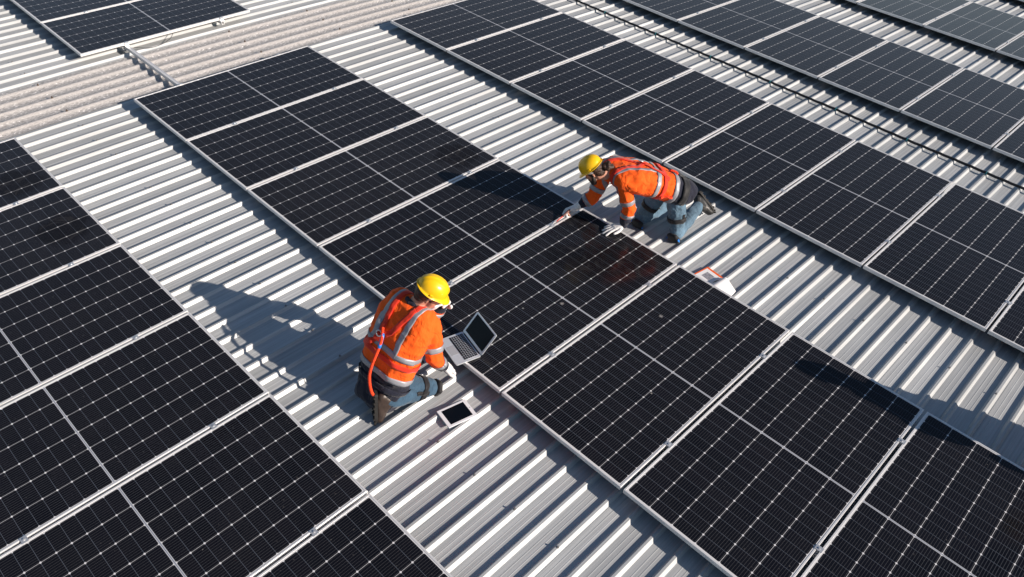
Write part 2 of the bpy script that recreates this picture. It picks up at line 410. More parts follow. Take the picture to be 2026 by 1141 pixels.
# mounting rails under the rows; one runs on across the fibreglass strip to the short row
def rail(u0, u1, v, label):
    zt = zs(v) - PT - 0.002
    t = thing('mounting_rail', (u0, v, zt), label, 'rail', 'aluminium mounting rails under the panels')
    bm = bmesh.new(); L = u1 - u0
    # slotted channel
    for c, s in (((L / 2, -0.0165, -0.022), (L, 0.007, 0.044)), ((L / 2, 0.0165, -0.022), (L, 0.007, 0.044)), ((L / 2, 0, -0.0400), (L, 0.026, 0.006)), ((L / 2, 0, -0.0045), (L, 0.026, 0.003))): add_box(bm, c, s)
    bm_obj('rail', bm, M['alu'], t)
    k = math.ceil((u0 - R0) / RP_); 
    while R0 + k * RP_ < u1:
        u = R0 + k * RP_
        if k % 6 == 0 and not (-1.2 < u < -0.25):
            bm = bmesh.new(); b = zr(v) + 0.027 - zt
            add_box(bm, (u - u0, -0.030, b + 0.003), (0.030, 0.050, 0.005)); add_box(bm, (u - u0, -0.0235, b / 2 - 0.01), (0.030, 0.005, abs(b) - 0.026))
            bmesh.ops.create_cone(bm, cap_ends=True, segments=6, radius1=0.008, radius2=0.008, depth=0.014, matrix=Matrix.Translation((u - u0, -0.03, b + 0.009)))
            bm_obj('foot', bm, M['galv'], t)
        k += 1
rail(-6.5, 11.4, 0.572, 'silver mounting rail crossing the beige fibreglass strip between two panel rows')
rail(-6.5, -1.315, 1.862, 'silver mounting rail whose short end pokes out of the upper left panels')
rail(-0.06, 11.4, 1.85, 'silver mounting rail hidden below the right half of the middle row')
for rn in 'ACDEG':
    ou, ov, k0, k1 = ROWS[rn]
    for rv, nm in zip(RAILS, ('left', 'right')):
        rail(ou + k0 * PITCH - 0.06, 11.4, ov + rv, 'silver mounting rail below %s half of %s' % (nm, RNAME[rn]))

# a bolted bracket and drooping wire at the near end of the short row
bm = bmesh.new()
bracket = thing('rail_joint', P(-1.35, 0.572, 0.05), 'pale bolted rail joint at the corner of the upper left panels', 'bracket')
add_box(bm, (0, -0.026, 0.012), (0.060, 0.006, 0.040), bevel=0.002); add_box(bm, (0, 0.026, 0.012), (0.060, 0.006, 0.040), bevel=0.002)
add_box(bm, (-0.01, -0.042, -0.008), (0.036, 0.034, 0.006), bevel=0.001)
bm_obj('plate', bm, M['galv'], bracket)
for q in (-1, 1):
    bm = bmesh.new(); bmesh.ops.create_cone(bm, cap_ends=True, segments=6, radius1=0.008, radius2=0.008, depth=0.014, matrix=Matrix.Translation((q * 0.018, -0.034, 0.014)) @ Matrix.Rotation(pi / 2, 4, 'X'))
    bm_obj('bolt', bm, M['steel'], bracket)
bm = bmesh.new(); add_tube(bm, spline([(-1.30, 0.64, -.06), (-1.27, 0.80, -0.10), (-1.29, 0.98, -.108), (-1.33, 1.12, -.085), (-1.40, 1.2, -.06)], 6), 0.0035, 6)
tag(bm_obj('wire', bm, M['black_rubber'], None, True), 'thin dark wire sagging below the edge of the upper left panels', 'wire')

# ------------------------------------------------------------------ roof screws along the purlins
bm = bmesh.new()
bmesh.ops.create_cone(bm, cap_ends=True, segments=14, radius1=0.010, radius2=0.009, depth=0.003, matrix=Matrix.Translation((0, 0, 0.0015)))
bmesh.ops.create_cone(bm, cap_ends=True, segments=6, radius1=0.0062, radius2=0.0058, depth=0.010, matrix=Matrix.Translation((0, 0, 0.008)))
sm = bpy.data.meshes.new('roof_screw'); bm.to_mesh(sm); bm.free(); sm.materials.append(M['steel'])
def under_panel(u, v):
    for rn, (ou, ov, k0, k1) in ROWS.items():
        if ov - 0.10 < v < ov + PL + 0.02 and ou + k0 * PITCH - 0.25 < u < ou + k1 * PITCH + 0.02: return True
    return False
for i in range(-4, 12):
    v = -0.595 + 1.21 * i
    for k in range(-34, 45):
        u = R0 + k * RP_
        if k % 2 or -1.25 < u < -0.2 or under_panel(u, v): continue
        p = P(u + random.uniform(-.003, .003), v + random.uniform(-.012, .012), 0.0258)
        if not inframe(p): continue
        o = link_mesh('roof_screw', sm, None); o.location = p; o.rotation_euler = (0, 0, random.uniform(0, 1))
        tag(o, 'small hex headed screw on top of a roof rib', 'screw', 'screws fixing the roof sheets')

M['rust'] = simple('rusty_nut', (0.09, 0.065, 0.05), 0.7, var=0.4, scale=60)
rm = sm.copy(); rm.name = 'roof_bolt'; rm.materials.clear(); rm.materials.append(M['rust'])
for i in range(-3, 8):
    v = -0.595 + 1.21 * i
    for k in (-10, -8, -6):
        p = P(R0 + k * RP_, v, 0.0345)
        if inframe(p):
            o = link_mesh('roof_bolt', rm, None); o.location = p; o.scale = (1.35, 1.35, 1.35)
            tag(o, 'rusty bolt on a ridge of the beige fibreglass strip', 'bolt', 'bolts fixing the fibreglass strip')

# ------------------------------------------------------------------ black cable on the ribs
def cable():
    t = thing('black_cable', P(4, 6.655, 0.03), 'long black cable tied across the roof ribs between two panel rows', 'cable')
    pts = []
    u = -0.2
    while u < 9.6:
        ph = (u - R0) / RP_
        sag = 0.0045 * (1 - cos(2 * pi * ph)) * 0.5
        pts.append(P(u, 6.655 + 0.012 * noise.noise(Vector((u * 0.9, 3, 0))) + 0.004 * noise.noise(Vector((u * 4, 1, 0))), 0.045 - sag) - t.location)
        u += 0.06
    bm = bmesh.new(); add_tube(bm, pts, 0.0155, 10); bm_obj('sheath', bm, M['black_rubber'], t, True)
    for i in range(9):
        k = 2 + 5 * i - 4; u = R0 + k * RP_
        bm = bmesh.new(); v = 6.655 + 0.012 * noise.noise(Vector((u * 0.9, 3, 0))) + 0.004 * noise.noise(Vector((u * 4, 1, 0)))
        c = P(u, v, 0.0445) - t.location
        ring = [c + Vector((0, cos(a) * 0.019, sin(a) * 0.0185)) for a in [2 * pi * j / 14 for j in range(15)]]
        add_tube(bm, ring, 0.0045, 6); add_box(bm, c + Vector((0, -0.018, -0.004)), (0.018, 0.012, 0.012), bevel=0.002)
        add_tube(bm, [c + Vector((0, -0.016, -0.008)), c + Vector((0.002, -0.030, -0.018))], 0.0028, 6)
        bm_obj('cable_tie', bm, M['teal'], t)
cable()

# ================================================================== soft shapes: unions of hulls grown into one skin
_t = bmesh.new(); bmesh.ops.create_icosphere(_t, subdivisions=2, radius=1.0); BALL = [v.co.copy() for v in _t.verts]; _t.free()
def hull(bm, balls):
    """convex hull round a set of balls (centre, radius or (rx, ry, rz))"""
    for c, r in balls:
        rr = (r, r, r) if isinstance(r, (int, float)) else r
        for d in BALL: bm.verts.new(Vector(c) + Vector((d.x * rr[0], d.y * rr[1], d.z * rr[2])))
    bmesh.ops.convex_hull(bm, input=bm.verts[:], use_existing_faces=False)
    loose = [v for v in bm.verts if not v.link_faces]
    bmesh.ops.delete(bm, geom=loose, context='VERTS')
def skin(name, pieces, mat, parent, voxel, smooth=4, wr=None, sub=0):
    """pieces: list of ball lists; each becomes a hull; voxel union, smoothing, optional wrinkle function"""
    bm = bmesh.new()
    for p in pieces:
        t = bmesh.new(); hull(t, p)
        me = bpy.data.meshes.new('tmp'); t.to_mesh(me); t.free(); bm.from_mesh(me); bpy.data.meshes.remove(me)
    me = bpy.data.meshes.new(name); bm.to_mesh(me); bm.free()
    o = bpy.data.objects.new('tmp', me); COL.objects.link(o)
    m = o.modifiers.new('r', 'REMESH'); m.mode = 'VOXEL'; m.voxel_size = voxel; m.use_smooth_shade = True
    if smooth:
        m = o.modifiers.new('s', 'SMOOTH'); m.factor = 0.5; m.iterations = smooth
    dg = bpy.context.evaluated_depsgraph_get(); dg.update()
    out = bpy.data.meshes.new_from_object(o.evaluated_get(dg))
    bpy.data.objects.remove(o); bpy.data.meshes.remove(me)
    out.name = name
    if wr is not None:
        nrm = [v.normal.copy() for v in out.vertices]
        for v, n in zip(out.vertices, nrm): v.co += n * wr(v.co)
    for p in out.polygons: p.use_smooth = True
    out.materials.clear()
    ob = link_mesh(name, out, mat, parent)
    return ob
def settle(o, root):
    """geometry was made in world metres: move it into the frame of its thing"""
    for v in o.data.vertices: v.co -= root.location
def folds(amp, sc=9.0, seed=0.0, amp2=0.0):
    off = Vector((seed, seed * 1.7, seed * 0.3))
    def f(p):
        a = noise.noise(p * sc + off); b = noise.noise(p * sc * 2.3 + off * 2)
        r = 1.0 - abs(noise.noise(Vector((p.x * sc * .8, p.y * sc * .8, p.z * sc * 1.7)) + off * 3)) * 2.2
        return amp * (a * 0.8 + b * 0.4 + max(0, r) * 0.7 - 0.2) + amp2 * noise.noise(p * 45)
    return f
def bvh_of(*obs):
    vs_ = []; fs = []
    for o in obs:
        b = len(vs_); vs_ += [v.co.copy() for v in o.data.vertices]; fs += [tuple(b + i for i in p.vertices) for p in o.data.polygons]
    return BVHTree.FromPolygons(vs_, fs)
def ring_band(name, bvh, c, axis, R, width, off, mat, parent, a0=0, a1=2 * pi, n=64, e1=None, rows=4):
    """a strip laid round a limb or the trunk, hugging the cloth"""
    axis = axis.normalized()
    if e1 is None:
        a = Vector((0, 0, 1)) if abs(axis.z) < .9 else Vector((1, 0, 0)); e1 = axis.cross(a)
    e1 = (e1 - axis * e1.dot(axis)).normalized(); e2 = axis.cross(e1)
    verts = []; faces = []; last = 0.16 if R > .3 else R * .6
    for i in range(n + 1):
        th = a0 + (a1 - a0) * i / n; d = e1 * cos(th) + e2 * sin(th)
        for j in range(rows):
            o = c + axis * width * (j / (rows - 1) - 0.5)
            hit = bvh.ray_cast(o + d * R, -d, R)
            if hit[0] is not None: last = (hit[0] - o).length
            verts.append(o + d * (last + off))
    for i in range(n):
        for j in range(rows - 1):
            a = i * rows + j; faces.append((a, a + 1, a + rows + 1, a + rows))
    return thicken(name, verts, faces, 0.0025, mat, parent)
def thicken(name, verts, faces, th, mat, parent):
    """a strip of quads given a body: a second skin th below it and closed rims"""
    verts = [Vector(v) for v in verts]; N = len(verts); nn = [Vector((0, 0, 0)) for _ in verts]; edges = {}
    for f in faces:
        n = (verts[f[2]] - verts[f[0]]).cross(verts[f[3]] - verts[f[1]])
        for i in f: nn[i] += n
        for i in range(4):
            e = (f[i], f[(i + 1) % 4]); edges[e] = True
    for n in nn:
        if n.length > 1e-12: n.normalize()
    vs_ = verts + [v - n * th for v, n in zip(verts, nn)]
    fs = list(faces) + [tuple(i + N for i in f[::-1]) for f in faces]
    for (i, j) in edges:
        if (j, i) not in edges: fs.append((j, i, i + N, j + N))
    me = bpy.data.meshes.new(name); me.from_pydata([tuple(v) for v in vs_], [], fs); me.update()
    for p in me.polygons: p.use_smooth = True
    return link_mesh(name, me, mat, parent)
def strip(name, bvh, path, width, off, mat, parent, rows=3, n=10):
    """a strap along a path, pressed onto the nearest cloth"""
    pts = spline(path, n); verts = []; faces = []
    L = []
    for p in pts:
        h = bvh.find_nearest(p); L.append((h[0], h[1]))
    N = len(L)
    # smooth
    pos = [l[0] for l in L]
    for _ in range(2): pos = [pos[i] if i in (0, N - 1) else (pos[i - 1] + pos[i] * 2 + pos[i + 1]) / 4 for i in range(N)]
    for i in range(N):
        t = (pos[min(i + 1, N - 1)] - pos[max(i - 1, 0)]).normalized(); nr = L[i][1]
        s = t.cross(nr).normalized()
        for j in range(rows):
            q = pos[i] + s * width * (j / (rows - 1) - 0.5)
            h = bvh.find_nearest(q); verts.append(h[0] + h[1] * off)
    for i in range(N - 1):
        for j in range(rows - 1):
            a = i * rows + j; faces.append((a, a + 1, a + rows + 1, a + rows))
    return thicken(name, verts, faces, 0.003, mat, parent)

# ------------------------------------------------------------------ cloth, skin and gear
def mat_cloth(name, col, rough=0.85, var=0.12, weave=700, sheen=0.15, crease=1.0):
    g = NG(name); co = g.coords()
    n1 = g.noise(co, 6, 5); n2 = g.noise(co, 90, 3)
    t = g.math('ADD', g.math('MULTIPLY', n1, 0.7), g.math('MULTIPLY', n2, 0.3))
    c = g.mix(g.ramp(t, 0.3, 0.7), rgba([x * (1 - var) for x in col]), rgba([min(1, x * (1 + var)) for x in col]))
    g.set(Base_Color=c, Roughness=rough, Sheen_Weight=sheen, Specular_IOR_Level=0.25)
    wp = g.n('ShaderNodeVectorMath', operation='ADD'); g.put(wp.inputs[0], co)
    nz = g.n('ShaderNodeTexNoise'); g.put(nz.inputs['Vector'], co); nz.inputs['Scale'].default_value = 5; sc_ = g.n('ShaderNodeVectorMath', operation='SCALE'); g.put(sc_.inputs[0], nz.outputs['Color']); sc_.inputs['Scale'].default_value = 0.22
    g.put(wp.inputs[1], sc_.outputs[0])
    rdg = g.math('ABSOLUTE', g.math('SUBTRACT', g.noise(g.vscale(wp.outputs[0], (1, 1, .5)), 9, 3, 0.5), 0.5))
    rdg = g.math('POWER', g.ramp(rdg, 0.0, 0.20), 0.8)
    hgt = g.math('ADD', g.math('MULTIPLY', rdg, crease), g.math('MULTIPLY', g.noise(co, weave, 2), 0.06))
    g.bump(hgt, 0.6, 0.012)
    return g.m
M['orange'] = mat_cloth('orange_fabric', (0.98, 0.115, 0.008), var=0.08, sheen=0.05)
M['navy'] = mat_cloth('navy_fabric', (0.012, 0.014, 0.028))
M['tape'] = simple('reflective_tape', (0.30, 0.305, 0.335), 0.45, 0.15, var=0.08, scale=60, bump=0.1, bscale=400)
M['jeans'] = mat_cloth('faded_denim', (0.100, 0.170, 0.235), var=0.55)
M['jeans_dark'] = mat_cloth('dark_denim', (0.040, 0.085, 0.135), var=0.35)
M['red_web'] = mat_cloth('red_webbing', (0.72, 0.035, 0.012), rough=0.7, var=0.1, crease=.15)
M['black_web'] = mat_cloth('black_webbing', (0.014, 0.014, 0.016), rough=0.6, var=0.2, crease=.15)
M['rope'] = mat_cloth('orange_rope', (0.85, 0.055, 0.008), rough=0.7, crease=0.1)
M['blue_plastic'] = simple('blue_plastic', (0.02, 0.20, 0.62), 0.35)
M['skin'] = simple('skin', (0.52, 0.25, 0.17), 0.5, var=0.10, scale=25, bump=0.08, bscale=300)
M['hair'] = simple('dark_hair', (0.020, 0.013, 0.010), 0.5, var=0.4, scale=90, bump=0.6, bscale=160, bdist=0.006)
M['hair_brown'] = simple('brown_hair', (0.050, 0.024, 0.014), 0.45, var=0.5, scale=70, bump=0.8, bscale=120, bdist=0.008)
M['yellow'] = simple('yellow_hard_hat', (0.86, 0.50, 0.006), 0.30, var=0.05, scale=14, bump=0.03, bscale=40)
M['grey_plastic'] = simple('grey_headband', (0.50, 0.50, 0.51), 0.5, var=0.1)
M['glove'] = mat_cloth('white_cotton_glove', (0.74, 0.73, 0.72), var=0.08, crease=.3)
M['boot'] = simple('brown_leather', (0.050, 0.034, 0.027), 0.42, var=0.4, scale=25, bump=0.35, bscale=90, bdist=0.004)
M['boot_black'] = simple('black_leather', (0.020, 0.020, 0.020), 0.45, var=0.4, scale=25, bump=0.35, bscale=90, bdist=0.004)
M['sole'] = simple('rubber_sole', (0.018, 0.017, 0.016), 0.75, var=0.3, scale=40)
M['eye'] = simple('eye', (0.55, 0.53, 0.50), 0.2)
M['mask'] = simple('white_face_mask', (0.75, 0.75, 0.75), 0.7)
M['lip'] = simple('lips', (0.36, 0.13, 0.10), 0.5)

def frame(f, up):
    f = Vector(f).normalized(); r = f.cross(Vector(up)).normalized(); u = r.cross(f)
    return Matrix((r, f, u)).transposed()           # columns: right, forward, up

HS = 0.83
def make_hat(parent, c, R, root):
    """hard hat: ridged dome, rolled brim with a front peak; grey harness band inside"""
    bm = bmesh.new(); NA, NP = 48, 14
    rows_ = []
    def dome(th, ph, k=1.0):
        cx, sx = cos(th), sin(th)
        e = 0.86
        q = abs(cos(ph)) ** e; z = abs(sin(ph)) ** e
        x = 0.112 * q * sx; y = 0.136 * q * cx; zz = 0.124 * z
        rid = 0.0075 * math.exp(-(x / 0.011) ** 2) + 0.0045 * math.exp(-((abs(x) - 0.040) / 0.007) ** 2)
        n = Vector((x / 0.112 ** 2, y / 0.139 ** 2, zz / 0.128 ** 2)).normalized()
        return Vector((x, y, zz)) * k + n * rid * min(1.0, sin(ph) * 2.5)
    for i in range(NP + 1):
        ph = pi / 2 * i / NP
        rows_.append([dome(2 * pi * k / NA, ph) for k in range(NA)])
    def brim(dr, dz):
        out = []
        for k in range(NA):
            th = 2 * pi * k / NA; a = math.atan2(sin(th), cos(th))
            pk = max(0, cos(a * 1.35)) ** 1.3 if abs(a) < pi / 2.7 else 0
            base = dome(th, 0); d = Vector((sin(th), cos(th), 0)).normalized()
            out.append(base + d * (dr + pk * 0.040 * (dr / 0.012)) + Vector((0, 0, dz - pk * 0.014 * (dr / 0.012))))
        return out
    seqs = [brim(0.010, -0.012), brim(0.013, -0.008), brim(0.012, -0.005), brim(0.003, -0.001)] + rows_
    vr = [[bm.verts.new(R @ p * HS + c) for p in row] for row in seqs[:-1]]
    top = bm.verts.new(R @ Vector((0, 0, 0.1315)) * HS + c)
    for a, b in zip(vr, vr[1:]):
        for k in range(NA): bm.faces.new((a[k], a[(k + 1) % NA], b[(k + 1) % NA], b[k]))
    for k in range(NA): bm.faces.new((vr[-1][k], vr[-1][(k + 1) % NA], top))
    bmesh.ops.recalc_face_normals(bm, faces=bm.faces[:])
    bmesh.ops.solidify(bm, geom=bm.faces[:], thickness=0.003)
    # side slots
    hat = bm_obj('hard_hat', bm, M['yellow'], parent, True); settle(hat, root)
    bm = bmesh.new()
    for s in (-1, 1):
        add_box(bm, R @ Vector((s * 0.113, -0.01, 0.012)) * HS + c, (0.010, 0.026, 0.017), R, bevel=0.003)
    o = bm_obj('slot', bm, M['yellow'], hat); settle(o, root)
    bm = bmesh.new()
    ra = []
    for z, k in ((-0.045, 0.86), (-0.030, 0.90), (-0.004, 0.90), (0.004, 0.87)):
        back = 0.012
        ra.append([bm.verts.new(R @ Vector((0.108 * k * sin(t), 0.132 * k * cos(t), z + (0.030 if z < -0.02 else 0) * max(0, cos(t)) - back * max(0, -cos(t)))) * HS * 1.04 + c) for t in [2 * pi * q / 40 for q in range(40)]])
    for a, b in zip(ra, ra[1:]):
        for k in range(40): bm.faces.new((a[k], a[(k + 1) % 40], b[(k + 1) % 40], b[k]))
    bmesh.ops.recalc_face_normals(bm, faces=bm.faces[:]); bmesh.ops.solidify(bm, geom=bm.faces[:], thickness=0.003)
    o = bm_obj('headband', bm, M['grey_plastic'], hat, True); settle(o, root)
    return hat

def head_pieces(c, R, neck):
    g = lambda x, y, z: R @ Vector((x, y, z)) * .92 + c
    # each ellipsoid is turned with the head by approximating it with several balls
    pcs = []
    pcs.append([(g(sx * .018, y, .035 + z), .060) for sx in (-1, 1) for (y, z) in ((-.045, .0), (.030, .0), (-.01, .035))])           # skull
    pcs.append([(g(sx * .034, .045, -.025), .034) for sx in (-1, 1)] + [(g(sx * .030, .050, .02), .040) for sx in (-1, 1)] + [(g(0, .078, -.088), .020), (g(-.03, .035, -.07), .026), (g(.03, .035, -.07), .026)])   # face
    pcs.append([(g(0, .088, .012), .009), (g(0, .113, -.028), .012), (g(-.012, .098, -.032), .010), (g(.012, .098, -.032), .010)])   # nose
    pcs.append([(g(-.026, .082, .026), .012), (g(.026, .082, .026), .012)])      # brow
    pcs.append([(g(-.016, .089, -.060), .008), (g(.016, .089, -.060), .008)])    # mouth
    pcs.append([(g(0, .088, -.092), .014), (g(0, .075, -.100), .014)])           # chin
    for s in (-1, 1):
        pcs.append([(g(s * .074, -.004, .018), .012), (g(s * .081, -.014, .026), .008), (g(s * .076, -.006, -.022), .009)])   # ear
    pcs = [[(q, r * .92) for q, r in p] for p in pcs]
    pcs.append([(g(0, -.022, -.045), .054), (Vector(neck), .062)])
    return pcs

def hand_pieces(wrist, f, n, side, curl=0.35, spread=0.10, tcurl=0.4, k=1.0, fingers=None):
    """palm, four jointed fingers of different length and a thumb from the side of the palm.
    f: towards the finger tips, n: out of the back of the hand, side=+1 if the thumb lies on f x n"""
    f = Vector(f).normalized(); n = Vector(n); n = (n - f * n.dot(f)).normalized(); s = f.cross(n) * side
    w = Vector(wrist); pcs = []
    pcs.append([(w, .025 * k), (w + f * .03 * k, .024 * k)])
    pcs.append([(w + f * .025 * k + s * .014 * k, .019 * k), (w + f * .025 * k - s * .014 * k, .018 * k), (w + f * .085 * k + s * .030 * k, .0125 * k), (w + f * .080 * k - s * .030 * k, .012 * k), (w + f * .090 * k, .0135 * k)])
    offs = (.030, .010, -.011, -.030); lens = ((.042, .027, .022), (.047, .030, .024), (.043, .028, .023), (.034, .021, .020))
    for i in range(4):
        b = w + f * (.084 + (.004, .008, .005, -.003)[i]) * k + s * offs[i] * k
        cu = (fingers[i] if fingers else curl) ; a = spread * (1.5 - i) * 0.6
        d = (f * cos(a) + s * sin(a)).normalized(); r = (.0108, .0112, .0106, .0096)[i] * k
        pts = [(b, r)]; ang = 0
        for j, L in enumerate(lens[i]):
            ang += cu * (0.8, 1.0, 0.7)[j]
            dd = d * cos(ang) - n * sin(ang)
            b = b + dd * L * k; pts.append((b, r * (0.96, 0.90, 0.80)[j]))
        for p, q in zip(pts, pts[1:]): pcs.append([p, q])
    b = w + f * .030 * k + s * .022 * k - n * .004 * k
    d = (f * 0.62 + s * 0.72 - n * 0.3 * tcurl).normalized(); p1 = b + d * .040 * k
    d2 = (f * 0.85 + s * (0.45 - 0.5 * tcurl) - n * 0.45 * tcurl).normalized(); p2 = p1 + d2 * .032 * k
    d3 = (f * 0.9 + s * (0.2 - 0.7 * tcurl) - n * 0.5 * tcurl).normalized(); p3 = p2 + d3 * .024 * k
    pcs += [[(b, .016 * k), (p1, .0135 * k)], [(p1, .0135 * k), (p2, .0120 * k)], [(p2, .0120 * k), (p3, .0100 * k)]]
    return pcs

def make_boot(parent, ankle, shin_dir, toe_dir, up, mat, root, L=0.275):
    """ankle: ankle joint; toe_dir: heel to toe; up: from sole to instep"""
    t = Vector(toe_dir).normalized(); u = Vector(up); u = (u - t * u.dot(t)).normalized(); s = t.cross(u); a = Vector(ankle); sd = Vector(shin_dir).normalized()
    heel = a - t * .050 - u * .060; 
    pcs = [[(a + sd * .085, .052), (a + sd * .02, .050)], [(a + sd * .02, .050), (heel + u * .025, .040), (a + t * .05 - u * .02, .042)],
           [(a + t * .02 + u * .005, .044), (a + t * .10 - u * .040, .038), (heel + t * .04 + u * .012, .038)],
           [(a + t * .10 - u * .038 + s * .012, .036), (a + t * .10 - u * .038 - s * .012, .036), (heel + t * .205 + u * .006 + s * .012, .030), (heel + t * .205 + u * .006 - s * .010, .030), (heel + t * .03 + u * .005, .036)]]
    b = skin('boot', pcs, mat, parent, 0.007, 3, folds(0.002, 18, 2.0)); settle(b, root)
    # welted sole with lugs
    bm = bmesh.new(); out = []
    prof = [(-.045, .026), (-.030, .036), (0.02, .038), (.07, .034), (.12, .040), (.17, .044), (.205, .040), (.230, .028), (.240, .010)]
    pl = [(x, y) for x, y in prof] + [(x, -y) for x, y in reversed(prof)]
    lo, hi = [], []
    for x, y in pl:
        c = heel + t * x + s * y
        hi.append(bm.verts.new(c - u * .012 + u * (.012 if x > .18 else 0) * (x - .18) / .06)); lo.append(bm.verts.new(c - u * .034 + u * (.020 if x > .18 else 0) * (x - .18) / .06))
    bm.faces.new(hi); bm.faces.new(lo[::-1])
    for i in range(len(pl)): bm.faces.new((lo[i], lo[(i + 1) % len(pl)], hi[(i + 1) % len(pl)], hi[i]))
    Rm = Matrix((s, t, u)).transposed()
    for i, (x, y) in enumerate(prof[:-1]):
        for sg in (-1, 1):
            add_box(bm, heel + t * (x + .012) + s * sg * (y - .006) - u * (.037 if x < .18 else .028), (.022, .014, .012), Rm, bevel=.002)
            add_box(bm, heel + t * (x + .012) + s * sg * (y * .35) - u * (.037 if x < .18 else .028), (.018, .012, .010), Rm, bevel=.002)
    so_ = bm_obj('sole', bm, M['sole'], b); settle(so_, root)
    # laces / tongue
    bm = bmesh.new()
    for q in range(4):
        c = a + t * (.030 + .022 * q) + u * (.040 - .019 * q)
        add_tube(bm, [c - s * .026 - u * .004, c + u * .004, c + s * .026 - u * .004], .0032, 6)
    la = bm_obj('laces', bm, M['black_web'], b); settle(la, root)
    return b

def knee_pad(parent, c, f, up, root, accent=True):
    R = frame(f, up); g = lambda x, y, z: R @ Vector((x, y, z)) + Vector(c)
    pcs = [[(g(-.035, .0, .055), .022), (g(.035, 0, .055), .022), (g(-.045, .012, 0), .026), (g(.045, .012, 0), .026), (g(-.03, .0, -.055), .022), (g(.03, 0, -.055), .022), (g(0, .026, 0), .026)]]
    o = skin('knee_pad', pcs, M['black_web'], parent, .008, 3); settle(o, root)
    if accent:
        bm = bmesh.new(); add_box(bm, g(.062, .016, .012), (.012, .022, .040), R, bevel=.003); add_box(bm, g(-.062, .016, .012), (.012, .022, .040), R, bevel=.003)
        a = bm_obj('buckle', bm, M['blue_plastic'], o); settle(a, root)
    return o

